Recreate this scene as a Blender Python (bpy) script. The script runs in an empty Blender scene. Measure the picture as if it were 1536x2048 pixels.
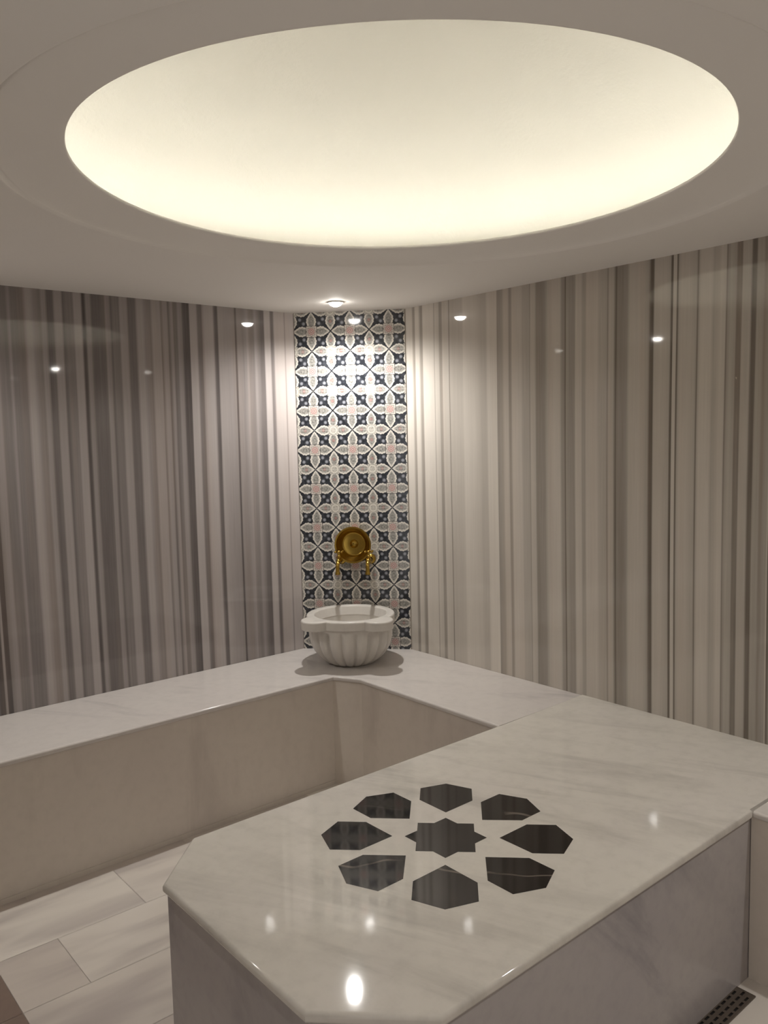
import bpy, bmesh, math, random
from mathutils import Vector, Matrix

# ------------------------------------------------------------------ camera
C = bpy.context.scene.collection
sc = bpy.context.scene
H0 = 0.508                       # height of bench tops above the floor
HC = H0 + 1.70                   # ceiling
cam_d = bpy.data.cameras.new('camera')
cam = bpy.data.objects.new('camera', cam_d); C.objects.link(cam)
r_ = Vector((0.760848, -0.648534, -0.02268)); u_ = Vector((0.076437, 0.054859, 0.995564)); f_ = Vector((0.644413, 0.759206, -0.091312))
cam.matrix_world = Matrix(((r_.x, u_.x, -f_.x, 0), (r_.y, u_.y, -f_.y, 0), (r_.z, u_.z, -f_.z, 1.5842), (0, 0, 0, 1)))
cam_d.sensor_fit = 'VERTICAL'; cam_d.sensor_height = 36; cam_d.lens = 1630.11 / 2048 * 36
cam_d.clip_start = 0.02
sc.camera = cam
sc.view_settings.view_transform = 'Standard'; sc.view_settings.look = 'None'
sc.view_settings.gamma = 1; sc.view_settings.exposure = 0.40
sc.view_settings.use_curve_mapping = False

# ------------------------------------------------------------------ world (even fill light, let in only through the added doorway behind the viewer)
w = bpy.data.worlds.new('world'); sc.world = w; w.use_nodes = True
w.node_tree.nodes['Background'].inputs[0].default_value = (1.0, 0.965, 0.93, 1)
w.node_tree.nodes['Background'].inputs[1].default_value = 0.60

STRIP_POWER = 21.5               # emission of the cove light strip
SPOT_POWER = 35.0                # corner downlight, W
SPOT_SIZE = 158
FILL = 0.62                      # the other three are dimmer
DOME_H = 0.60
BOWL_Z = 1.051; TAP_Z = 0.974

# room
XW, YW = 2.727, 3.429            # right wall plane, left wall plane
XB, YB = -0.42, -0.55            # walls behind the camera
CA = Vector((2.3493, YW)); CB = Vector((XW, 3.0205))   # ends of the cut corner with the tile panel

# ------------------------------------------------------------------ helpers
def srgb(*c):
    o = []
    for v in c:
        v /= 255.0
        o.append(v / 12.92 if v <= 0.04045 else ((v + 0.055) / 1.055) ** 2.4)
    return tuple(o) + (1.0,)

def link(name, bm, mat=None, parent=None, smooth=False, recalc=True):
    if recalc: bmesh.ops.recalc_face_normals(bm, faces=bm.faces)
    me = bpy.data.meshes.new(name); bm.to_mesh(me); bm.free()
    if mat: me.materials.append(mat)
    if smooth:
        for p in me.polygons: p.use_smooth = True
    o = bpy.data.objects.new(name, me); C.objects.link(o)
    if parent: o.parent = parent
    return o

def auto_smooth(o, deg=35):
    me = o.data
    bm = bmesh.new(); bm.from_mesh(me)
    for e in bm.edges:
        if len(e.link_faces) == 2 and e.calc_face_angle(0) > math.radians(deg): e.smooth = False
    bm.to_mesh(me); bm.free()
    for p in me.polygons: p.use_smooth = True
    wn = o.modifiers.new('weighted', 'WEIGHTED_NORMAL'); wn.weight = 100; wn.keep_sharp = True

def thing(name, label, cat, loc=(0, 0, 0), rz=0, group=None):
    o = bpy.data.objects.new(name, None); C.objects.link(o)
    o.empty_display_size = 0.1
    o.location = loc; o.rotation_euler = (0, 0, rz)
    o['label'] = label; o['category'] = cat
    if group: o['group'] = group
    return o

def struct(o):
    o['kind'] = 'structure'; return o

def prism(bm, pts, z0, z1):
    lo = [bm.verts.new((x, y, z0)) for x, y in pts]
    hi = [bm.verts.new((x, y, z1)) for x, y in pts]
    n = len(pts)
    bm.faces.new(lo[::-1]); bm.faces.new(hi)
    for i in range(n): bm.faces.new((lo[i], lo[(i + 1) % n], hi[(i + 1) % n], hi[i]))
    bmesh.ops.recalc_face_normals(bm, faces=bm.faces); bm.normal_update()
    return bm

def bevel_horizontal(bm, off, seg, zmin=-1e9, only=None):
    es = [e for e in bm.edges if abs(e.verts[0].co.z - e.verts[1].co.z) < 1e-6 and e.verts[0].co.z > zmin
          and (only is None or only(e))]
    bmesh.ops.bevel(bm, geom=es, offset=off, segments=seg, profile=0.5, affect='EDGES')

def lathe(bm, prof, n=48, axis='Z', M=None):
    rings = []
    for r, z in prof:
        if r < 1e-6:
            v = bm.verts.new((0, 0, z)); rings.append([v])
        else:
            rings.append([bm.verts.new((r * math.cos(2 * math.pi * i / n), r * math.sin(2 * math.pi * i / n), z)) for i in range(n)])
    vs = [v for r in rings for v in r]
    for a, b in zip(rings[:-1], rings[1:]):
        for i in range(n):
            j = (i + 1) % n
            if len(a) == 1 and len(b) == 1: continue
            if len(a) == 1: bm.faces.new((a[0], b[j], b[i]))
            elif len(b) == 1: bm.faces.new((a[i], a[j], b[0]))
            else: bm.faces.new((a[i], a[j], b[j], b[i]))
    if M is not None: bmesh.ops.transform(bm, matrix=M, verts=vs)
    return bm

def tube(bm, pts, radii, n=16, cap=True):
    pts = [Vector(p) for p in pts]; rings = []
    prev = None
    for i, p in enumerate(pts):
        t = (pts[min(i + 1, len(pts) - 1)] - pts[max(i - 1, 0)]).normalized()
        if prev is None:
            a = t.orthogonal().normalized()
        else:
            a = (prev - t * prev.dot(t)).normalized()
        prev = a; b = t.cross(a)
        r = radii[i] if isinstance(radii, (list, tuple)) else radii
        rings.append([bm.verts.new(p + (a * math.cos(2 * math.pi * k / n) + b * math.sin(2 * math.pi * k / n)) * r) for k in range(n)])
    for A, B in zip(rings[:-1], rings[1:]):
        for k in range(n): bm.faces.new((A[k], A[(k + 1) % n], B[(k + 1) % n], B[k]))
    if cap: bm.faces.new(rings[0][::-1]); bm.faces.new(rings[-1])
    return bm

# ------------------------------------------------------------------ node helpers
class NT:
    def __init__(s, name):
        s.m = bpy.data.materials.new(name); s.m.use_nodes = True
        s.t = s.m.node_tree; s.n = s.t.nodes; s.b = s.n['Principled BSDF']
    def new(s, typ, **k):
        n = s.n.new(typ)
        for a, v in k.items(): setattr(n, a, v)
        return n
    def put(s, sock, v):
        if isinstance(v, bpy.types.NodeSocket): s.t.links.new(v, sock)
        elif v is not None: sock.default_value = v
    def math(s, op, a, b=None, c=None, clamp=False):
        n = s.new('ShaderNodeMath', operation=op, use_clamp=clamp)
        s.put(n.inputs[0], a)
        if b is not None: s.put(n.inputs[1], b)
        if c is not None: s.put(n.inputs[2], c)
        return n.outputs[0]
    def mix(s, f, a, b):
        n = s.new('ShaderNodeMix', data_type='RGBA'); s.put(n.inputs[0], f); s.put(n.inputs[6], a); s.put(n.inputs[7], b)
        return n.outputs[2]
    def mixf(s, f, a, b):
        n = s.new('ShaderNodeMix', data_type='FLOAT'); s.put(n.inputs[0], f); s.put(n.inputs[2], a); s.put(n.inputs[3], b)
        return n.outputs[0]
    def step(s, v, e0, e1):
        n = s.new('ShaderNodeMapRange', interpolation_type='SMOOTHSTEP'); s.put(n.inputs[0], v)
        s.put(n.inputs[1], e0); s.put(n.inputs[2], e1)
        return n.outputs[0]
    def coords(s, scale=(1, 1, 1), rot=(0, 0, 0), loc=(0, 0, 0)):
        tc = s.new('ShaderNodeTexCoord'); mp = s.new('ShaderNodeMapping')
        s.t.links.new(tc.outputs['Object'], mp.inputs[0])
        mp.inputs['Rotation'].default_value = rot            # turn first, stretch after
        m2 = s.new('ShaderNodeMapping'); s.t.links.new(mp.outputs[0], m2.inputs[0])
        m2.inputs['Scale'].default_value = scale; m2.inputs['Location'].default_value = loc
        return m2.outputs[0]
    def noise(s, vec, scale, detail=4, rough=0.55, dist=0.0):
        n = s.new('ShaderNodeTexNoise'); s.put(n.inputs['Vector'], vec)
        n.inputs['Scale'].default_value = scale; n.inputs['Detail'].default_value = detail
        n.inputs['Roughness'].default_value = rough; n.inputs['Distortion'].default_value = dist
        return n.outputs[0]
    def ramp(s, f, stops):
        n = s.new('ShaderNodeValToRGB'); s.put(n.inputs[0], f)
        e = n.color_ramp.elements
        e[0].position, e[0].color = stops[0]; e[1].position, e[1].color = stops[-1]
        for p, c in stops[1:-1]:
            x = e.new(p); x.color = c
        return n.outputs[0]
    def bump(s, h, strength, dist=0.01):
        n = s.new('ShaderNodeBump'); s.put(n.inputs['Height'], h); n.inputs['Strength'].default_value = strength; n.inputs['Distance'].default_value = dist
        s.t.links.new(n.outputs[0], s.b.inputs['Normal'])
    def out(s, col, rough=0.3, metal=0.0, ior=1.5, spec=None):
        s.put(s.b.inputs['Base Color'], col); s.put(s.b.inputs['Roughness'], rough)
        s.b.inputs['Metallic'].default_value = metal; s.b.inputs['IOR'].default_value = ior
        if spec is not None: s.b.inputs['Specular IOR Level'].default_value = spec
        return s.m

def paint(name, col, rough=0.7, bump=0.0, scale=60):
    m = NT(name)
    if bump:
        v = m.coords(); m.bump(m.noise(v, scale, 5, 0.6), bump, 0.004)
    return m.out(col, rough)

def marble(name, base, vein, rz=0.0, stretch=(1.0, 6.0, 1.0), amt=0.55, rough=0.12, tint=None, scale=1.6, rot=None, seed=0.0, vein_lo=0.50, vein_hi=0.72):
    m = NT(name)
    v = m.coords(scale=stretch, rot=rot or (0, 0, rz), loc=(seed, seed * 1.7, seed * 0.6))
    n1 = m.noise(v, scale, 6, 0.6, 0.5)
    n2 = m.noise(m.coords(loc=(seed * 3, 1.3, 2.1)), 1.3, 3, 0.5, 0.3)
    n3 = m.noise(m.coords(), 26, 4, 0.6)
    f = m.math('MULTIPLY', m.step(n1, vein_lo, vein_hi), m.math('MULTIPLY_ADD', m.step(n2, 0.35, 0.65), 0.8, 0.2))
    f = m.math('MULTIPLY', f, amt)
    c = m.mix(f, base, vein)
    c = m.mix(m.math('MULTIPLY', m.step(n2, 0.4, 0.7), 0.5), c, tint or base)
    c = m.mix(m.math('MULTIPLY', m.step(n3, 0.4, 0.75), 0.12), c, vein)
    return m.out(c, rough, ior=1.38)

# ------------------------------------------------------------------ materials
M_ceiling = paint('ceiling_plaster', srgb(244, 240, 235), 0.75, 0.10, 40)
M_dome = paint('dome_plaster', srgb(236, 233, 224), 0.8, 0.35, 55)
M_bench = marble('bench_marble', srgb(212, 205, 199), srgb(164, 158, 157), rz=math.radians(58), stretch=(1.2, 5.5, 1), amt=0.75, tint=srgb(206, 197, 193), scale=1.5, seed=0.4, vein_lo=0.52, vein_hi=0.75)
M_slab = marble('slab_marble', srgb(216, 210, 200), srgb(146, 141, 132), rz=math.radians(67), stretch=(0.8, 4.5, 1), amt=0.75, tint=srgb(212, 205, 199), scale=1.5, seed=1.9, vein_lo=0.46, vein_hi=0.72, rough=0.05)
M_front = marble('front_marble', srgb(216, 206, 194), srgb(178, 168, 158), rot=(0, 0, 0), stretch=(3.0, 3.0, 0.7), amt=0.7, tint=srgb(208, 197, 187), scale=1.5, seed=2.7, rough=0.2)
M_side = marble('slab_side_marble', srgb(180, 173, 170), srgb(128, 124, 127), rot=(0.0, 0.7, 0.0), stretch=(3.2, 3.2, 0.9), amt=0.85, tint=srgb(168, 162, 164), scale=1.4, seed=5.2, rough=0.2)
M_basin = marble('basin_marble', srgb(212, 206, 198), srgb(172, 168, 162), stretch=(4, 4, 1.0), amt=0.45, tint=srgb(206, 200, 192), scale=3, seed=0.9, rough=0.18)
M_grout = paint('grout', srgb(196, 187, 176), 0.8)

def mk_black():
    m = NT('black_inlay_marble')
    v = m.coords()
    d = m.noise(v, 3.0, 3, 0.5)
    wv = m.new('ShaderNodeTexWave', wave_type='BANDS', bands_direction='DIAGONAL')
    m.put(wv.inputs['Vector'], v); wv.inputs['Scale'].default_value = 1.7; wv.inputs['Distortion'].default_value = 6.0
    wv.inputs['Detail'].default_value = 3; wv.inputs['Detail Scale'].default_value = 1.2
    line = m.step(wv.outputs[1], 0.992, 1.0)
    line = m.math('MULTIPLY', line, m.step(d, 0.45, 0.6))
    cl = m.mix(m.step(m.noise(v, 14, 5), 0.4, 0.8), srgb(30, 25, 22), srgb(42, 35, 31))
    return m.out(m.mix(m.math('MULTIPLY', line, 0.45), cl, srgb(150, 138, 125)), 0.06, ior=1.4)
M_black = mk_black()

def mk_brass():
    m = NT('polished_brass')
    n = m.noise(m.coords(), 30, 3)
    c = m.mix(n, srgb(190, 158, 76), srgb(160, 130, 60))
    return m.out(c, m.mixf(n, 0.16, 0.28), metal=1.0)
M_brass = mk_brass()

def mk_steel():
    m = NT('drain_steel')
    n = m.noise(m.coords(scale=(4, 60, 4)), 8, 3)
    return m.out(m.mix(n, srgb(108, 97, 87), srgb(88, 79, 71)), 0.42, metal=0.25)
M_steel = mk_steel()
M_dark = paint('drain_dark', srgb(22, 19, 17), 0.6)
M_trim = paint('lamp_trim_white', srgb(228, 224, 216), 0.4)

def emis(name, col, s):
    m = NT(name); m.out((0.8, 0.8, 0.8, 1), 0.5)
    m.b.inputs['Emission Color'].default_value = col; m.b.inputs['Emission Strength'].default_value = s
    return m.m
M_led = emis('light_strip_glow', (1.0, 0.985, 0.915, 1), STRIP_POWER)
M_lens = emis('lamp_lens_glow', (1.0, 0.96, 0.90, 1), 60.0)

# striped wall marble: stripe tones live in the mesh ('tone'), fine grain on top
def mk_striped(name, dark, light, along):
    m = NT(name)
    at = m.new('ShaderNodeAttribute', attribute_name='tone')
    tone = at.outputs['Fac']
    sc_ = (1, 1, 0.02)
    fine = m.noise(m.coords(scale=sc_), 160, 3, 0.6)
    broad = m.noise(m.coords(scale=(1, 1, 0.05)), 22, 3, 0.6)
    cloud = m.noise(m.coords(scale=(2, 2, 0.6)), 3.0, 4, 0.6)
    t = m.math('ADD', tone, m.math('MULTIPLY', m.math('SUBTRACT', fine, 0.5), 0.16))
    t = m.math('ADD', t, m.math('MULTIPLY', m.math('SUBTRACT', broad, 0.5), 0.14))
    t = m.math('ADD', t, m.math('MULTIPLY', m.math('SUBTRACT', cloud, 0.5), 0.10), clamp=True)
    mid = tuple((a * 0.45 + b * 0.55) for a, b in zip(dark, light))
    c = m.ramp(t, [(0.0, dark), (0.5, mid), (1.0, light)])
    warm = m.noise(m.coords(scale=(1, 1, 0.03), loc=(3, 7, 0)), 12, 2)
    c = m.mix(m.math('MULTIPLY', m.step(warm, 0.5, 0.65), 0.10), c, srgb(176, 150, 128))
    return m.out(c, 0.04)
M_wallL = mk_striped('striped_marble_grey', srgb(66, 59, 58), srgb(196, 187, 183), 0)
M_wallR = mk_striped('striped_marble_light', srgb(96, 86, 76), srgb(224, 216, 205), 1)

# floor marble: tile tone in the mesh, streaks along the tile
def mk_floor():
    m = NT('floor_marble')
    at = m.new('ShaderNodeAttribute', attribute_name='tone'); off = m.new('ShaderNodeAttribute', attribute_name='tone')
    v = m.coords(scale=(1.2, 5.5, 1), rot=(0, 0, 0.06))
    add = m.new('ShaderNodeVectorMath', operation='ADD'); m.put(add.inputs[0], v)
    cmb = m.new('ShaderNodeCombineXYZ'); m.put(cmb.inputs[2], m.math('MULTIPLY', at.outputs['Fac'], 9.0)); m.put(add.inputs[1], cmb.outputs[0])
    n1 = m.noise(add.outputs[0], 1.3, 3, 0.45, 0.3)
    base = m.mix(at.outputs['Fac'], srgb(204, 193, 184), srgb(226, 218, 208))
    c = m.mix(m.math('MULTIPLY', m.step(n1, 0.42, 0.72), 0.55), base, srgb(160, 149, 147))
    return m.out(c, 0.07)
M_floor = mk_floor()

# Ottoman tile panel, folded node pattern (period 0.2 m)
def mk_tiles():
    m = NT('patterned_tiles')
    tc = m.new('ShaderNodeTexCoord'); sp = m.new('ShaderNodeSeparateXYZ'); m.t.links.new(tc.outputs['Object'], sp.inputs[0])
    x, z = sp.outputs[0], sp.outputs[2]
    wob = m.noise(tc.outputs['Object'], 55, 3)
    P = 0.098
    # node offsets chosen so that the dark stars sit as on the real panel
    P2 = 0.0965
    a = m.math('DIVIDE', m.math('PINGPONG', m.math('ADD', x, PX), P2), P2)
    b = m.math('DIVIDE', m.math('PINGPONG', m.math('ADD', z, PZ), P), P)
    a1 = m.math('SUBTRACT', 1.0, a); b1 = m.math('SUBTRACT', 1.0, b)
    def med(s, t):        # s along the line from the rosette, t distance from it: positive inside
        d = m.math('SUBTRACT', s, 0.50)
        e = m.math('MULTIPLY_ADD', m.math('MULTIPLY', d, d), -1.5, 0.255)
        e = m.math('ADD', e, m.math('MULTIPLY', m.math('COSINE', m.math('MULTIPLY', s, 40.0)), 0.012))
        wedge = m.math('MULTIPLY_ADD', s, -1.0, 0.955)
        bl = m.math('MINIMUM', 0.10, wedge)
        wdt = m.math('MAXIMUM', m.math('MINIMUM', e, m.math('ADD', wedge, 0.03)), bl)
        return m.math('SUBTRACT', wdt, t)
    mA = m.math('MAXIMUM', med(a, b), med(b, a))          # around the pink rosette
    mB = m.math('MAXIMUM', med(a1, b1), med(b1, a1))      # around the pale ring
    M = m.math('MAXIMUM', mA, mB)
    boxA = m.math('SUBTRACT', 0.275, m.math('MAXIMUM', a, b))
    boxB = m.math('SUBTRACT', 0.25, m.math('MAXIMUM', a1, b1))
    box = m.math('MAXIMUM', boxA, boxB)
    inside = m.math('MAXIMUM', M, box)
    # dark star with two bright dots
    def dist(cx, cy):
        dx = m.math('SUBTRACT', a, cx); dy = m.math('SUBTRACT', b, cy)
        return m.math('SQRT', m.math('ADD', m.math('MULTIPLY', dx, dx), m.math('MULTIPLY', dy, dy)))
    dots = m.math('MINIMUM', dist(0.60, 0.60), dist(0.40, 0.40))
    dot_f = m.math('SUBTRACT', 1.0, m.step(dots, 0.02, 0.12))
    dark = m.mix(m.step(wob, 0.4, 0.7), srgb(44, 46, 51), srgb(68, 70, 76))
    dark = m.mix(m.math('MULTIPLY', dot_f, 0.6), dark, srgb(190, 192, 200))
    # cream medallions: white outline, grey flower inside
    flower = m.new('ShaderNodeTexVoronoi', feature='F1'); m.put(flower.inputs['Vector'], tc.outputs['Object']); flower.inputs['Scale'].default_value = 110
    fl = m.step(flower.outputs[0], 0.15, 0.55)
    inner = m.step(M, 0.06, 0.12)
    ctrA = m.math('MINIMUM', dist(0.52, 0.0), dist(0.0, 0.52)); ctrB = m.math('MINIMUM', dist(0.48, 1.0), dist(1.0, 0.48))
    ctr = m.math('MINIMUM', ctrA, ctrB)
    ringf = m.math('SINE', m.math('MULTIPLY', ctr, 55.0))
    grey = m.mix(m.math('MULTIPLY', fl, 0.6), srgb(112, 111, 106), srgb(168, 164, 157))
    grey = m.mix(m.math('MULTIPLY', m.step(ringf, 0.2, 0.9), 0.35), grey, srgb(196, 192, 184))
    grey = m.mix(m.math('MULTIPLY', m.math('SUBTRACT', 1.0, m.step(ctrB, 0.03, 0.12)), 0.5), grey, srgb(170, 105, 100))
    cream = m.mix(inner, srgb(216, 210, 200), grey)
    # rosettes
    rA = dist(0.0, 0.0); rB = dist(1.0, 1.0)
    th = m.math('ARCTAN2', b, a); pet = m.math('COSINE', m.math('MULTIPLY', th, 8.0))
    radA = m.math('MULTIPLY_ADD', pet, 0.028, 0.185)
    fA = m.math('SUBTRACT', 1.0, m.step(m.math('SUBTRACT', rA, radA), -0.02, 0.02))
    pink = m.mix(m.step(m.math('SINE', m.math('MULTIPLY', rA, 80.0)), -0.2, 0.6), srgb(172, 128, 122), srgb(206, 192, 184))
    rosA = m.mix(fA, srgb(208, 200, 190), pink)
    edgeA = m.math('SUBTRACT', 1.0, m.step(m.math('ABSOLUTE', m.math('SUBTRACT', m.math('SUBTRACT', rA, radA), 0.035)), 0.006, 0.022))
    rosA = m.mix(m.math('MULTIPLY', edgeA, 0.75), rosA, srgb(60, 56, 58))
    ringB = m.math('SUBTRACT', 1.0, m.step(m.math('ABSOLUTE', m.math('SUBTRACT', rB, 0.17)), 0.01, 0.03))
    rosB = m.mix(ringB, m.mix(fl, srgb(160, 156, 148), srgb(190, 184, 174)), srgb(222, 217, 206))
    col = cream
    col = m.mix(m.step(boxB, -0.005, 0.005), col, rosB)
    col = m.mix(m.step(boxA, -0.005, 0.005), col, rosA)
    # dark outlines round medallions and the rosette box
    lineM = m.math('SUBTRACT', 1.0, m.step(m.math('ABSOLUTE', boxA), 0.006, 0.020))
    lineM = m.math('MULTIPLY', lineM, m.step(m.math('MAXIMUM', a, b), 0.20, 0.21))
    col = m.mix(m.math('MULTIPLY', lineM, 0.9), col, srgb(44, 40, 42))
    col = m.mix(m.math('SUBTRACT', 1.0, m.step(inside, -0.012, 0.008)), col, dark)
    # tile joints
    jx = m.math('MINIMUM', m.math('ABSOLUTE', b1), 9.0)
    j = m.math('SUBTRACT', 1.0, m.step(jx, 0.006, 0.014))
    col = m.mix(m.math('MULTIPLY', j, 0.55), col, srgb(225, 220, 212))
    return m.out(col, 0.10)
PX, PZ = -0.2815, -1.527

M_tiles = mk_tiles()

# ------------------------------------------------------------------ stripe data: position along the wall (m) : tone
LEFT = (  # tones keep part of the lamp's brightening towards the corner
    "0.9237:0.35 0.9404:0.50 0.9516:0.50 0.9591:0.30 0.9892:0.30 1.0006:0.50 1.0083:0.30 1.0545:0.30 1.0662:0.65 "
    "1.0819:0.65 1.0997:0.40 1.1196:0.35 1.1276:0.55 1.1396:0.50 1.1497:0.20 1.1699:0.25 1.1781:0.60 1.2027:0.60 "
    "1.2110:0.20 1.2255:0.35 1.2506:0.35 1.2569:0.65 1.2822:0.65 1.2907:0.10 1.2993:0.12 1.3078:0.50 1.3207:0.45 "
    "1.3294:0.20 1.3818:0.25 1.3884:0.50 1.4017:0.45 1.4106:0.20 1.4195:0.35 1.4442:0.30 1.4532:0.60 1.4783:0.55 "
    "1.4874:0.25 1.5174:0.25 1.5290:0.65 1.5500:0.65 1.5617:0.45 1.5877:0.35 1.5973:0.65 1.6308:0.60 1.6381:0.30 "
    "1.6502:0.55 1.6648:0.50 1.6722:0.20 1.6844:0.50 1.6918:0.50 1.6967:0.25 1.7116:0.30 1.7190:0.50 1.7340:0.45 "
    "1.7440:0.15 1.7718:0.12 1.7769:0.70 1.8075:0.70 1.8152:0.30 1.8332:0.20 1.8410:0.50 1.8514:0.70 1.8908:0.70 "
    "1.9013:0.20 1.9146:0.15 1.9226:0.65 1.9386:0.60 1.9683:0.50 2.0037:0.45 2.0120:0.05 2.0202:0.45 2.0535:0.40 "
    "2.0759:0.55 2.0843:0.40 2.1069:0.35 2.1183:0.55 2.1325:0.40 2.1469:0.25 2.1670:0.20 2.1757:0.85 2.2019:0.80 "
    "2.2107:0.25 2.2225:0.30 2.2313:0.85 2.2849:0.90 2.2909:0.45 2.2969:0.90 2.3517:0.95 ")
RIGHT = (
    "3.0250:0.85 2.9732:0.80 2.9622:0.35 2.9513:0.40 2.9477:0.85 2.9260:0.80 2.9116:0.35 2.8973:0.35 2.8938:0.85 "
    "2.8201:0.80 2.8167:0.40 2.8098:0.75 2.7858:0.65 2.7790:0.35 2.7654:0.35 2.7586:0.70 2.7218:0.65 2.7151:0.20 "
    "2.7118:0.60 2.6691:0.60 2.6335:0.65 2.6239:0.80 2.5608:0.75 2.5298:0.70 2.5145:0.60 2.4871:0.60 2.4780:0.85 "
    "2.4244:0.85 2.4215:0.35 2.3922:0.45 2.3806:0.70 2.3605:0.70 2.3519:0.35 2.3433:0.40 2.3348:0.75 2.2871:0.70 "
    "2.2788:0.55 2.2431:0.50 2.2403:0.35 2.2349:0.65 2.2133:0.60 2.2052:0.30 2.1627:0.35 2.1444:0.60 2.1185:0.70 "
    "2.0852:0.70 2.0751:0.40 2.0625:0.35 2.0574:0.10 2.0524:0.45 2.0350:0.35 2.0127:0.35 2.0054:0.70 1.9810:0.65 "
    "1.9738:0.45 1.9618:0.45 1.9546:0.70 1.9073:0.70 1.8956:0.55 1.8633:0.50 1.8587:0.30 1.8519:0.60 1.8337:0.55 "
    "1.8247:0.20 1.8202:0.10 1.8157:0.30 1.7957:0.30 1.7736:0.35 1.7627:0.60 1.7216:0.65 1.7046:0.60 1.6835:0.45 "
    "1.6751:0.10 1.6647:0.08 1.6585:0.60 1.6317:0.65 1.6154:0.60 1.5973:0.50 1.5932:0.10 1.5872:0.10 1.5852:0.70 "
    "1.5733:0.70 1.5713:0.10 1.5673:0.15 1.5634:0.50 1.5516:0.65 1.5262:0.65 1.4974:0.50 1.4917:0.15 1.4879:0.50 "
    "1.4803:0.70 1.4429:0.70 1.4336:0.50 1.4189:0.55 1.4061:0.70 1.3917:0.65 1.3880:0.20 1.3827:0.40 1.3737:0.50 "
    "1.3559:0.45 1.3524:0.20 1.3366:0.20 1.3331:0.55 1.3070:0.50 1.3002:0.10 1.2882:0.10 1.2831:0.45 1.2645:0.40 "
    "1.2578:0.25 1.2477:0.35 1.2344:0.40 ")

def stops(s, lo, hi, seed):
    a = sorted((float(k.split(':')[0]), float(k.split(':')[1])) for k in s.split())
    rnd = random.Random(seed)
    def rand_run(x0, x1):
        o = []; x = x0
        while x < x1:
            wd = rnd.choice((0.008, 0.012, 0.02, 0.035, 0.05)); v = rnd.choice((0.1, 0.2, 0.35, 0.5, 0.6, 0.65, 0.7))
            o += [(x, v), (min(x + wd * 0.8, x1 - 0.0005), v)]; x += wd
        return o
    return rand_run(lo, a[0][0] - 0.002) + a + rand_run(a[-1][0] + 0.002, hi)

def striped_wall(name, p0, p1, data, mat, z0=0.0, z1=HC + 0.02, gain=1.0):
    """p0->p1 in plan; data = [(distance from p0, tone)]"""
    bm = bmesh.new(); lay = bm.verts.layers.float.new('tone')
    p0 = Vector(p0); p1 = Vector(p1); d = (p1 - p0); L = d.length; d.normalize()
    nz = 14; cols = []
    data = [(0.0, data[0][1])] + [q for q in sorted(data) if 0.0 < q[0] < L] + [(L, data[-1][1])]
    for i, (s, t) in enumerate(data):
        col = []
        for k in range(nz + 1):
            z = z0 + (z1 - z0) * k / nz
            e = 0.0 if i in (0, len(data) - 1) else 0.0035 * math.sin(z * 2.3 + s * 1.1) * min(1, s * 4, (L - s) * 4)
            v = bm.verts.new((p0.x + d.x * (s + e), p0.y + d.y * (s + e), z)); v[lay] = t * gain
            col.append(v)
        cols.append(col)
    for A, B in zip(cols[:-1], cols[1:]):
        for k in range(nz): bm.faces.new((A[k], B[k], B[k + 1], A[k + 1]))
    nrm = Vector((d.y, -d.x, 0))
    o = link(name, bm, mat, recalc=False)
    return struct(o)

def shell(name, pts, z0, z1, mat):
    bm = bmesh.new(); prism(bm, pts, z0, z1); return struct(link(name, bm, mat))

# left wall (plane y = YW), from back wall to the cut corner; the tile panel's neighbour strip is pale marble, partly lamp light kept in its tone
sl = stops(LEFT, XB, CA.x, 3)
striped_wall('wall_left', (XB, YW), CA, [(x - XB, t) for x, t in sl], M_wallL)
# right wall (plane x = XW), from cut corner to near wall
sr = stops(RIGHT, YB, CB.y, 8)
striped_wall('wall_right', CB, (XW, YB), [(CB.y - y, t) for y, t in sorted(sr, reverse=True)], M_wallR)
# walls behind the camera
sb = stops('0.5:0.4 0.52:0.6', 0.0, YW - YB, 12)
DY0, DY1, DZ = -0.40, 0.80, 2.05      # unseen doorway, added to let light in behind the viewer
def cut(lo, hi, data): return [(q - lo, t) for q, t in data if lo < q < hi]
for a, b, z0, z1 in ((YB, DY0, 0, HC + 0.02), (DY1, YW, 0, HC + 0.02), (DY0, DY1, DZ, HC + 0.02)):
    striped_wall('wall_back', (XB, a), (XB, b), cut(a - YB, b - YB, sb) or [(0.01, 0.5)], M_wallR, z0=z0, z1=z1, gain=1.3)
bm = bmesh.new()  # frame of the added doorway
for a, b, z0, z1 in ((DY0 - 0.06, DY0, 0, DZ), (DY1, DY1 + 0.06, 0, DZ), (DY0 - 0.06, DY1 + 0.06, DZ, DZ + 0.06)):
    prism(bm, [(XB - 0.10, a), (XB + 0.012, a), (XB + 0.012, b), (XB - 0.10, b)], z0, z1)
struct(link('added_doorway', bm, M_bench))
sn = stops('0.5:0.4 0.52:0.6', 0.0, XW - XB, 13)
striped_wall('wall_near', (XW, YB), (XB, YB), sn, M_wallR, gain=1.3)
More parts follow.
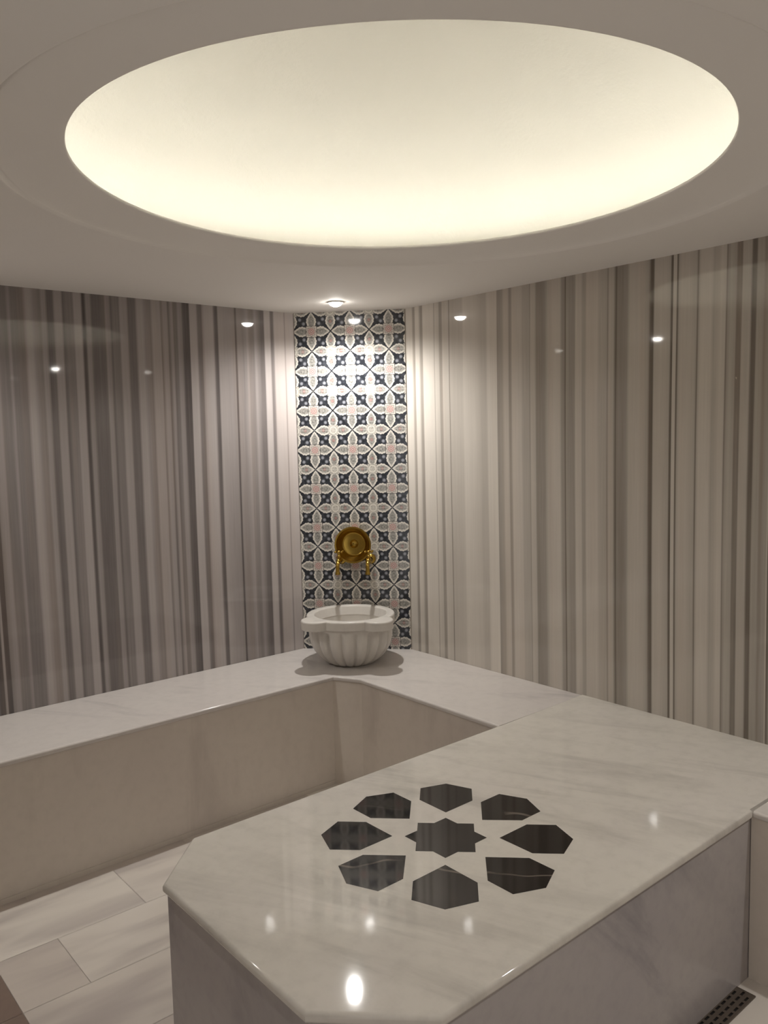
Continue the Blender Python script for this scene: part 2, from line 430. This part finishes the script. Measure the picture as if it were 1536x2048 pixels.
# cut corner: masonry face with the tile panel laid on it
tdir = (CB - CA); PW = tdir.length; tdir.normalize()
nin = Vector((-tdir.y, tdir.x)) * 1.0        # into the wall
if nin.x < 0: nin = -nin
ROTP = math.atan2(tdir.y, tdir.x)
def on_panel(u, out, z): return Vector((CA.x + tdir.x * u - nin.x * out, CA.y + tdir.y * u - nin.y * out, z))
bm = bmesh.new()
prism(bm, [(CA.x, CA.y), (CB.x, CB.y), (CB.x + 0.02, CB.y + 0.02), (CA.x + 0.02, CA.y + 0.02)], 0, HC + 0.02)
wc = struct(link('wall_corner', bm, M_grout))
bm = bmesh.new()
bmesh.ops.create_cube(bm, size=1)
bmesh.ops.transform(bm, matrix=Matrix.Translation((PW / 2, -0.003, (H0 + HC) / 2)) @ Matrix.Diagonal((PW - 0.003, 0.006, HC - H0, 1)), verts=bm.verts)
tp = link('tile_panel', bm, M_tiles)
tp.location = (CA.x, CA.y, 0); tp.rotation_euler = (0, 0, ROTP)
tp['label'] = 'tall panel of navy, cream and pink patterned tiles filling the corner behind the basin'; tp['category'] = 'tile panel'

# floor: marble tiles laid in running bond inside one mesh, each with its own tone
rnd = random.Random(5)
bm = bmesh.new(); lay = bm.verts.layers.float.new('tone')
def ftile(x0, x1, y0, y1, t, g=0.0006):
    if x1 - x0 < 0.01 or y1 - y0 < 0.01: return
    vs = [bm.verts.new(q) for q in ((x0 + g, y0 + g, 0), (x1 - g, y0 + g, 0), (x1 - g, y1 - g, 0), (x0 + g, y1 - g, 0))]
    for v in vs: v[lay] = t
    bm.faces.new(vs)
XF = 0.595
for r in range(-11, 3):
    y0 = 2.60 + 0.287 * r; y1 = y0 + 0.287
    off = 1.087 if r % 2 == 0 else 0.787
    k = -4
    while off + 0.6 * k < XW:
        x0 = off + 0.6 * k; x1 = x0 + 0.6; k += 1
        x0c = max(x0, XF); x1c = min(x1, XW)
        if x1c > x0c:
            t = {(0, 0): 0.75, (0, -1): 0.95, (-1, -1): 0.25, (-1, 0): 0.8, (-2, 0): 0.9, (-2, -1): 0.55}.get((r, k - 1), rnd.random())
            ftile(x0c, x1c, max(y0, YB), min(y1, YW), t)
    # border of browner stone on the camera side
    ftile(XF - 0.16, XF, max(y0, YB), min(y1, YW), 0.05)
    ftile(XB, XF - 0.16, max(y0, YB), min(y1, YW), rnd.random())
fl = struct(link('floor', bm, M_floor))
M_border = marble('border_marble', srgb(134, 116, 106), srgb(104, 92, 86), amt=0.5, scale=3, rough=0.2)
fl.data.materials.append(M_border)
fl.data.materials.append(M_grout)
for p in fl.data.polygons:
    c = p.center
    if XF - 0.16 < c.x < XF: p.material_index = 1
bm = bmesh.new(); bm.from_mesh(fl.data)
vs = [bm.verts.new(q) for q in ((XB, YB, -0.002), (XW, YB, -0.002), (XW, YW, -0.002), (XB, YW, -0.002))]
f = bm.faces.new(vs); f.material_index = 2
bm.to_mesh(fl.data); bm.free()

# ------------------------------------------------------------------ ceiling with round opening, cove and dome
OC = Vector((1.414, 1.577)); RO = 0.7773; RC = 0.945
N = 160
bm = bmesh.new()
prof = [(RC + 0.012, 0.0), (RC + 0.007, 0.0012), (RC + 0.005, 0.004), (RC + 0.004, 0.018), (RC - 0.003, 0.021), (RC - 0.007, 0.018), (RC - 0.008, 0.0145), (RC - 0.012, 0.0125), (RC - 0.030, 0.0130),
        (RC - 0.06, 0.0165), (RC - 0.10, 0.0205), (RC - 0.14, 0.0245), (RO + 0.012, 0.0265), (RO + 0.003, 0.0275), (RO, 0.031), (RO + 0.001, 0.035), (RO + 0.006, 0.038), (RO + 0.30, 0.038), (RO + 0.32, 0.045)]
rings = []
def wob(a):      # the plastered opening is not a perfect circle
    return (-0.0018 * math.cos(2 * a) + 0.0020 * math.sin(2 * a) - 0.0075 * math.cos(3 * a) + 0.0029 * math.sin(3 * a)
            + 0.0025 * math.cos(4 * a) - 0.0019 * math.sin(4 * a))
def crease_w(a):   # sharp crack in the plaster only on the camera side
    d = abs((math.degrees(a) - 222 + 180) % 360 - 180); t = max(0, min(1, (88 - d) / 34)); return t * t * (3 - 2 * t)
for r, z in prof:
    row = []
    for i in range(N):
        a = 2 * math.pi * i / N; zz = z if abs(r - RC) > 0.022 else z * crease_w(a) + (1 - crease_w(a)) * 0.0125 * max(0, min(1, (RC + 0.012 - r) / 0.032)) ** 2; q = r + wob(a) * max(0.0, 1 - abs(r - RO) / 0.15)
        row.append(bm.verts.new((OC.x + q * math.cos(a), OC.y + q * math.sin(a), HC + zz)))
    rings.append(row)
for A, B in zip(rings[:-1], rings[1:]):
    for i in range(N): bm.faces.new((A[i], A[(i + 1) % N], B[(i + 1) % N], B[i]))
# flat ceiling from the outermost ring to the room outline
def ray_to_rect(ang):
    dx, dy = math.cos(ang), math.sin(ang); t = 1e9
    for v, d, lim in ((OC.x, dx, (XB, XW)), (OC.y, dy, (YB, YW))):
        if abs(d) > 1e-9: t = min(t, ((lim[1] if d > 0 else lim[0]) - v) / d)
    return (OC.x + dx * t, OC.y + dy * t)
corner_angs = [math.atan2(y - OC.y, x - OC.x) % (2 * math.pi) for x in (XB, XW) for y in (YB, YW)]
outer = []
for i in range(N):
    a = 2 * math.pi * i / N; q = ray_to_rect(a)
    for (x, y) in ((XB, YB), (XB, YW), (XW, YB), (XW, YW)):
        ca = math.atan2(y - OC.y, x - OC.x) % (2 * math.pi)
        if abs(ca - a) <= math.pi / N: q = (x, y)
    outer.append(bm.verts.new((q[0], q[1], HC)))
for i in range(N): bm.faces.new((rings[0][i], outer[i], outer[(i + 1) % N], rings[0][(i + 1) % N]))
ce = struct(link('ceiling', bm, M_ceiling, recalc=False))
auto_smooth(ce, 60)
bm = bmesh.new()
RD = RO + 0.32
dprof = [(RD, HC + 0.042)]
for k in range(1, 25):
    t = math.pi / 2 * k / 24
    dprof.append((RD * math.cos(t) ** 0.8 if k < 24 else 0.0, HC + 0.042 + DOME_H * math.sin(t)))
lathe(bm, dprof, N)
dm = link('ceiling', bm, M_dome, smooth=True); dm.location = (OC.x, OC.y, 0)
struct(dm)
# cove light strip lying in the trough
t = thing('cove_light_strip', 'warm light strip hidden in the cove round the rim of the ceiling dome', 'light strip', (OC.x, OC.y, HC + 0.038))
bm = bmesh.new(); R1 = RO + 0.20
lathe(bm, [(R1 - 0.006, 0.004), (R1 + 0.006, 0.004), (R1 + 0.006, 0.010), (R1 - 0.006, 0.010), (R1 - 0.006, 0.004)], N)
link('light_tube', bm, M_led, t)
bm = bmesh.new()
lathe(bm, [(R1 - 0.010, 0.0), (R1 + 0.010, 0.0), (R1 + 0.010, 0.016), (R1 + 0.008, 0.016), (R1 + 0.008, 0.004), (R1 - 0.008, 0.004), (R1 - 0.008, 0.013), (R1 - 0.010, 0.013), (R1 - 0.010, 0.0)], N)
link('strip_base', bm, M_trim, t)

# ------------------------------------------------------------------ corner downlights
def downlight(x, y, label, power):
    t = thing('recessed_downlight', label, 'ceiling light', (x, y, HC), 0, 'recessed downlights in the flat ceiling')
    bm = bmesh.new()
    lathe(bm, [(0.029, 0.0), (0.040, 0.0), (0.041, -0.002), (0.038, -0.005), (0.031, -0.006), (0.029, -0.004), (0.029, 0.0)], 48)
    link('trim_ring', bm, M_trim, t, smooth=True)
    bm = bmesh.new()
    lathe(bm, [(0.029, -0.001), (0.0288, -0.006), (0.026, -0.012), (0.020, -0.017), (0.011, -0.0205), (0.0, -0.0215)], 32)
    link('lamp_lens', bm, M_lens, t, smooth=True)
    ld = bpy.data.lights.new('downlight_beam', 'SPOT'); ld.energy = power; ld.color = (1.0, 0.985, 0.96)
    ld.spot_size = math.radians(SPOT_SIZE); ld.spot_blend = 1.0; ld.shadow_soft_size = 0.022
    lo = bpy.data.objects.new('downlight_beam', ld); C.objects.link(lo); lo.parent = t; lo.location = (0, 0, -0.046)
downlight(2.318, 3.041, 'bright round recessed downlight in the ceiling just in front of the tile panel', SPOT_POWER)
downlight(0.451, 3.022, 'round recessed downlight in the ceiling near the far left end of the left wall', SPOT_POWER * FILL)
downlight(2.33, 0.02, 'round recessed downlight in the ceiling beside the right wall, nearer the viewer', SPOT_POWER * 0.8)
downlight(0.45, 0.0, 'round recessed downlight in the ceiling directly above the viewer', SPOT_POWER * 0.28)

# ------------------------------------------------------------------ benches
YBE, XBE = 2.919, 2.213          # front edges of the left and right bench tops
SY0, SY1, SX0 = 1.027, 1.977, 0.802
TH = 0.021; OV = 0.010
GAP = 0.0012
def top_slab(name, pts, parent, mat, z1=H0, th=TH, bev=0.008, front=None):
    bm = bmesh.new(); prism(bm, pts, z1 - th, z1)
    if front: bevel_horizontal(bm, bev, 5, only=front)
    rest = [e for e in bm.edges if abs(e.verts[0].co.z - z1) < 1e-5 and abs(e.verts[1].co.z - z1) < 1e-5 and len(e.link_faces) == 2 and e.calc_face_angle(0) > 1.2]
    if rest: bmesh.ops.bevel(bm, geom=rest, offset=0.001, segments=1, affect='EDGES')
    o = link(name, bm, mat, parent); auto_smooth(o, 40); return o

bench = thing('marble_bench', 'low L-shaped pale marble bench running along the left wall and round the basin corner', 'bench', (0, 0, 0))
cbx, cby = 0.060, 0.120
# left run (includes the cut corner at the basin)
left_pts = [(XB, YBE), (XBE - cbx, YBE), (XBE, YBE - cby), (XBE, SY1 + GAP), (XW - 0.001, SY1 + GAP), (CB.x - 0.001, CB.y), (CA.x, CA.y - 0.001), (XB, YW - 0.001)]
def fr(e):
    a, b = e.verts[0].co, e.verts[1].co
    m = (a + b) / 2
    if abs(m.y - YBE) < 1e-4 and abs(a.y - b.y) < 1e-4: return True
    if abs(a.x - XBE) < 1e-4 and abs(b.x - XBE) < 1e-4: return True
    return XBE - cbx < m.x < XBE and YBE - cby < m.y < YBE
top_slab('seat_slab', left_pts, bench, M_bench, front=fr)
bm = bmesh.new()
prism(bm, [(XB, YBE + OV), (XBE - cbx + OV * 0.4, YBE + OV), (XBE + OV, YBE - cby + OV * 0.4), (XBE + OV, SY1 + GAP), (XW - 0.004, SY1 + GAP), (XW - 0.004, YW - 0.4), (XW - 0.4, YW - 0.004), (XB, YW - 0.004)], 0, H0 - TH)
link('bench_front', bm, M_front, bench)
bm = bmesh.new()   # low plinth line along the floor
prism(bm, [(XB, YBE + OV - 0.003), (XBE - cbx + OV * 0.4, YBE + OV - 0.003), (XBE - cbx + OV * 0.4, YBE + OV + 0.001), (XB, YBE + OV + 0.001)], 0.0, 0.020)
link('floor_edging', bm, M_front, bench)

b2 = thing('marble_bench', 'pale marble bench end beside the floor drain, at the right edge of the photo', 'bench', (0, 0, 0))
def fr2(e):
    a, b = e.verts[0].co, e.verts[1].co
    return abs(a.x - XBE) < 1e-4 and abs(b.x - XBE) < 1e-4
top_slab('seat_slab', [(XBE, YB + 0.001), (XW - 0.001, YB + 0.001), (XW - 0.001, SY0 - GAP), (XBE, SY0 - GAP)], b2, M_bench, front=fr2)
bm = bmesh.new(); prism(bm, [(XBE + OV, YB), (XW - 0.004, YB), (XW - 0.004, SY0 + OV - 0.002), (XBE + OV, SY0 + OV - 0.002)], 0, H0 - TH)
link('bench_front', bm, M_front, b2)

# ------------------------------------------------------------------ heated slab with inlaid star
hs = thing('heated_marble_slab', 'wide raised pale marble slab with a black star and petal inlay and clipped corners', 'massage slab', (0, 0, 0))
ZS = H0 + 0.002
spts = [(SX0, SY0 + 0.181), (SX0 + 0.181, SY0), (XW, SY0), (XW, SY1), (SX0 + 0.164, SY1), (SX0, SY1 - 0.164)]
def fr3(e):
    a, b = e.verts[0].co, e.verts[1].co; m = (a + b) / 2
    if m.x > XW - 1e-3: return False
    return True
bm = bmesh.new()
# split the long edges where the benches begin so that only the free rim is rounded
spts2 = [(SX0, SY0 + 0.181), (SX0 + 0.181, SY0), (XBE, SY0), (XW, SY0), (XW, SY1), (XBE, SY1), (SX0 + 0.164, SY1), (SX0, SY1 - 0.164)]
prism(bm, spts2, ZS - 0.025, ZS)
def free(e):
    a, b = e.verts[0].co, e.verts[1].co
    return not (max(a.x, b.x) > XBE + 1e-3)
es = [e for e in bm.edges if abs(e.verts[0].co.z - e.verts[1].co.z) < 1e-6 and free(e) and len(e.link_faces) == 2 and e.calc_face_angle(0) > 1]
bmesh.ops.bevel(bm, geom=es, offset=0.009, segments=5, profile=0.5, affect='EDGES')
o = link('slab_top', bm, M_slab, hs); auto_smooth(o, 40)
bm = bmesh.new(); k = OV
prism(bm, [(SX0 + k, SY0 + 0.181 + k * 0.4), (SX0 + 0.181 + k * 0.4, SY0 + k), (XW - 0.004, SY0 + k), (XW - 0.004, SY1 - k), (SX0 + 0.164 + k * 0.4, SY1 - k), (SX0 + k, SY1 - 0.164 - k * 0.4)], 0, ZS - 0.025)
link('slab_side', bm, M_side, hs)
SCX, SCY = 1.472, 1.509
def inlay(name, pts, lab=None):
    bm = bmesh.new(); prism(bm, pts, -0.003, 0.0004)
    o = link(name, bm, M_black, hs); o.location = (SCX, SCY, ZS)
    return o
Rr, ri = 0.110, 0.110 * math.cos(math.radians(45)) / math.cos(math.radians(22.5))
o = inlay('star_inlay', [((Rr if i % 2 == 0 else ri) * math.cos(math.radians(22.5 * i)), (Rr if i % 2 == 0 else ri) * math.sin(math.radians(22.5 * i))) for i in range(16)])
o['label'] = 'black eight-pointed star inlay'
pet = [(0.144, 0), (0.223, 0.078), (0.303, 0.078), (0.338, 0), (0.303, -0.078), (0.223, -0.078)]
for i in range(8):
    a = math.radians(45 * i); ca, sa = math.cos(a), math.sin(a)
    inlay('petal_inlay', [(x * ca - y * sa, x * sa + y * ca) for x, y in pet])

# ------------------------------------------------------------------ carved basin (kurna)
BX, BY, BH = 2.369, 3.057, 0.239
basin = thing('marble_basin', 'carved white marble basin with lobed rim and fluted bowl on the bench corner', 'basin', (BX, BY, H0))
NA = 288
def rim_r(a):
    r = 0.213
    for k in (2, 3):
        d = 0.203; rl = 0.073; ph = a - k * math.pi / 2
        disc = rl * rl - (d * math.sin(ph)) ** 2
        if disc > 0 and math.cos(ph) > 0: r = max(r, d * math.cos(ph) + math.sqrt(disc))
    return r
rr = [rim_r(2 * math.pi * i / NA) for i in range(NA)]
bm = bmesh.new()
def ring(rf, z): return [bm.verts.new((rf(i) * math.cos(2 * math.pi * i / NA), rf(i) * math.sin(2 * math.pi * i / NA), z)) for i in range(NA)]
TR = 0.043
R_IN = 0.173
rs = [ring(lambda i: 0.160, BH - TR), ring(lambda i: rr[i] - 0.003, BH - TR), ring(lambda i: rr[i], BH - TR + 0.003), ring(lambda i: rr[i], BH - 0.008), ring(lambda i: rr[i] - 0.003, BH - 0.002),
      ring(lambda i: rr[i] - 0.008, BH), ring(lambda i: R_IN + 0.006, BH), ring(lambda i: R_IN + 0.001, BH - 0.002), ring(lambda i: R_IN - 0.001, BH - 0.007), ring(lambda i: 0.160, BH - TR)]
for A, B in zip(rs[:-1], rs[1:]):
    for i in range(NA): bm.faces.new((A[i], A[(i + 1) % NA], B[(i + 1) % NA], B[i]))
bmesh.ops.remove_doubles(bm, verts=bm.verts, dist=1e-5)
o = link('rim', bm, M_basin, basin); auto_smooth(o, 50)
NF = 18
bm = bmesh.new(); rings = []
ZT = BH - TR
HT = ZT
outp = [(0.200, ZT + 0.002, 0.0), (0.200, ZT - 0.012, 0.0), (0.199, ZT - 0.017, 0.3), (0.199, ZT - 0.024, 0.75), (0.1985, ZT - 0.034, 1), (0.197, HT * 0.70, 1), (0.192, HT * 0.56, 1),
        (0.184, HT * 0.44, 1), (0.173, HT * 0.33, 1), (0.159, HT * 0.23, 1), (0.143, HT * 0.145, 1), (0.125, HT * 0.075, 1), (0.108, HT * 0.025, 0.9), (0.098, 0.0, 0.8), (0.0, 0.0, 0)]
inp = [(0.0, 0.030), (0.05, 0.031), (0.09, 0.038), (0.125, 0.060), (0.148, 0.095), (0.158, 0.140), (0.161, ZT + 0.002)]
def bring(r, z, g):
    o = []
    for i in range(NA):
        a = 2 * math.pi * i / NA
        s = abs(math.sin(a * NF / 2 + 0.3)) ** 0.62
        q = r * (1 + g * (0.125 * s - 0.10))
        o.append(bm.verts.new((q * math.cos(a), q * math.sin(a), z)))
    return o
for r, z, g in outp[:-1]: rings.append(bring(r, z, g))
for A, B in zip(rings[:-1], rings[1:]):
    for i in range(NA): bm.faces.new((A[i], A[(i + 1) % NA], B[(i + 1) % NA], B[i]))
bm.faces.new(rings[-1])
ir = [bring(r, z, 0) for r, z in inp[1:]]
bm.faces.new(ir[0])
for A, B in zip(ir[:-1], ir[1:]):
    for i in range(NA): bm.faces.new((A[i], A[(i + 1) % NA], B[(i + 1) % NA], B[i]))
for i in range(NA): bm.faces.new((rings[0][i], rings[0][(i + 1) % NA], ir[-1][(i + 1) % NA], ir[-1][i]))
o = link('bowl', bm, M_basin, basin); auto_smooth(o, 60)
o['label'] = 'fluted white marble bowl below the rim'

# ------------------------------------------------------------------ brass bowl and taps on the tile panel
def panel_thing(name, label, cat, u, z, group=None):
    p = on_panel(u, 0.0062, z)
    return thing(name, label, cat, p, ROTP, group)
RX = Matrix.Rotation(math.pi / 2, 4, 'X')      # lathe axis z -> outwards (-y)
bw = panel_thing('brass_bathing_bowl', 'round shallow brass bowl hanging on the tile panel between two taps, hollow side out', 'bowl', 0.2765, BOWL_Z)
bm = bmesh.new()
o_ = [(0.0, 0.002), (0.050, 0.002), (0.058, 0.006), (0.066, 0.018), (0.074, 0.036), (0.079, 0.048), (0.086, 0.050), (0.0865, 0.052), (0.079, 0.0515), (0.072, 0.038), (0.064, 0.021), (0.056, 0.0095), (0.049, 0.006), (0.020, 0.006), (0.0, 0.006)]
lathe(bm, [(r * 1.07, z) for r, z in o_], 72, M=RX)
o = link('bowl_shell', bm, M_brass, bw); auto_smooth(o, 50)
bm = bmesh.new()
lathe(bm, [(0.022, 0.0058), (0.021, 0.008), (0.015, 0.0095), (0.013, 0.012), (0.007, 0.014), (0.0, 0.0145)], 40, M=RX)
link('centre_boss', bm, M_brass, bw, smooth=True)
bw.rotation_euler = (0, 0, ROTP)

def tap(u, z, label):
    t = panel_thing('brass_tap', label, 'tap', u, z, 'brass taps above the marble basin')
    bm = bmesh.new()
    lathe(bm, [(0.0, 0.0), (0.026, 0.0), (0.027, 0.003), (0.021, 0.008), (0.014, 0.011), (0.012, 0.016)], 36, M=RX)
    link('wall_flange', bm, M_brass, t, smooth=True)
    bm = bmesh.new()
    lathe(bm, [(0.0, 0.010), (0.011, 0.012), (0.0105, 0.035), (0.013, 0.048), (0.016, 0.058), (0.0165, 0.072), (0.015, 0.084), (0.011, 0.092), (0.0105, 0.099), (0.0, 0.100)], 28, M=RX)
    link('tap_body', bm, M_brass, t, smooth=True)
    bm = bmesh.new()
    pts = []; rad = []
    for k in range(15):
        a = math.pi / 2 * k / 14
        pts.append((0, -0.090 - 0.026 * math.sin(a), -0.026 + 0.026 * math.cos(a))); rad.append(0.0098)
    for k in range(1, 6): pts.append((0, -0.116, -0.026 - 0.007 * k)); rad.append(0.0098 + (0.003 if k > 3 else 0) )
    tube(bm, pts, rad, 20)
    o = link('spout', bm, M_brass, t, smooth=False); auto_smooth(o, 50)
    bm = bmesh.new()
    lathe(bm, [(0.0, 0.010), (0.010, 0.012), (0.010, 0.024), (0.007, 0.028), (0.006, 0.040), (0.009, 0.043), (0.009, 0.050), (0.0, 0.053)], 24, M=Matrix.Translation((0, -0.066, 0)))
    sp = link('valve_stem', bm, M_brass, t, smooth=True)
    bm = bmesh.new()
    for k in range(2):
        a = math.pi * k / 2 + math.pi / 4
        d = Vector((math.cos(a), math.sin(a), 0))
        c = Vector((0, -0.066, 0.046))
        pts = [c + d * q for q in (-0.028, -0.0265, -0.023, -0.019, -0.01, 0, 0.01, 0.019, 0.023, 0.0265, 0.028)]
        tube(bm, pts, [0.002, 0.0052, 0.0062, 0.0042, 0.0036, 0.005, 0.0036, 0.0042, 0.0062, 0.0052, 0.002], 12)
    link('cross_handle', bm, M_brass, sp, smooth=True)
tap(0.2765 - 0.068, TAP_Z, 'polished brass tap with cross handle on the left side of the brass bowl')
tap(0.2765 + 0.082, TAP_Z, 'polished brass tap with cross handle on the right side of the brass bowl')

# ------------------------------------------------------------------ floor drain
dr = thing('floor_drain', 'dark slotted metal drain channel in the floor along the right side of the inlaid slab', 'drain', (1.0, 0.985, 0))
DL, DW = 1.155, 0.054
bm = bmesh.new()
px, sx, sy = 0.030, 0.020, 0.007
rows = 3; cols_ = int(DL / px)
# plate built of strips leaving the slots open
def quad(x0, x1, y0, y1):
    v = [bm.verts.new(q) for q in ((x0, y0, 0), (x1, y0, 0), (x1, y1, 0), (x0, y1, 0))]; bm.faces.new(v)
ys = [(k + 0.5) * DW / rows for k in range(rows)]
yy = 0.0
for k, yc in enumerate(ys):
    quad(0, DL, yy, yc - sy / 2); yy = yc + sy / 2
    off = 0.0 if k % 2 == 0 else px / 2
    x = 0.0; c = 0
    while True:
        s0 = off + c * px + 0.006; s1 = s0 + sx
        if s1 > DL - 0.004: quad(x, DL, yc - sy / 2, yc + sy / 2); break
        quad(x, s0, yc - sy / 2, yc + sy / 2); x = s1; c += 1
quad(0, DL, yy, DW)
ret = bmesh.ops.extrude_face_region(bm, geom=list(bm.faces))
bmesh.ops.translate(bm, vec=(0, 0, 0.0015), verts=[g for g in ret['geom'] if isinstance(g, bmesh.types.BMVert)])
o = link('grate', bm, M_steel, dr); o.location = (0, 0, 0.0025)
bm = bmesh.new(); prism(bm, [(0, 0), (DL, 0), (DL, DW), (0, DW)], 0.0003, 0.0010)
link('channel', bm, M_dark, dr)
bm = bmesh.new()
for (a, b, c, d) in ((-0.0025, DL + 0.0025, -0.0025, 0), (-0.0025, DL + 0.0025, DW, DW + 0.0025), (-0.0025, 0, 0, DW), (DL, DL + 0.0025, 0, DW)):
    prism(bm, [(a, c), (b, c), (b, d), (a, d)], 0.0, 0.0045)
link('drain_frame', bm, M_steel, dr)
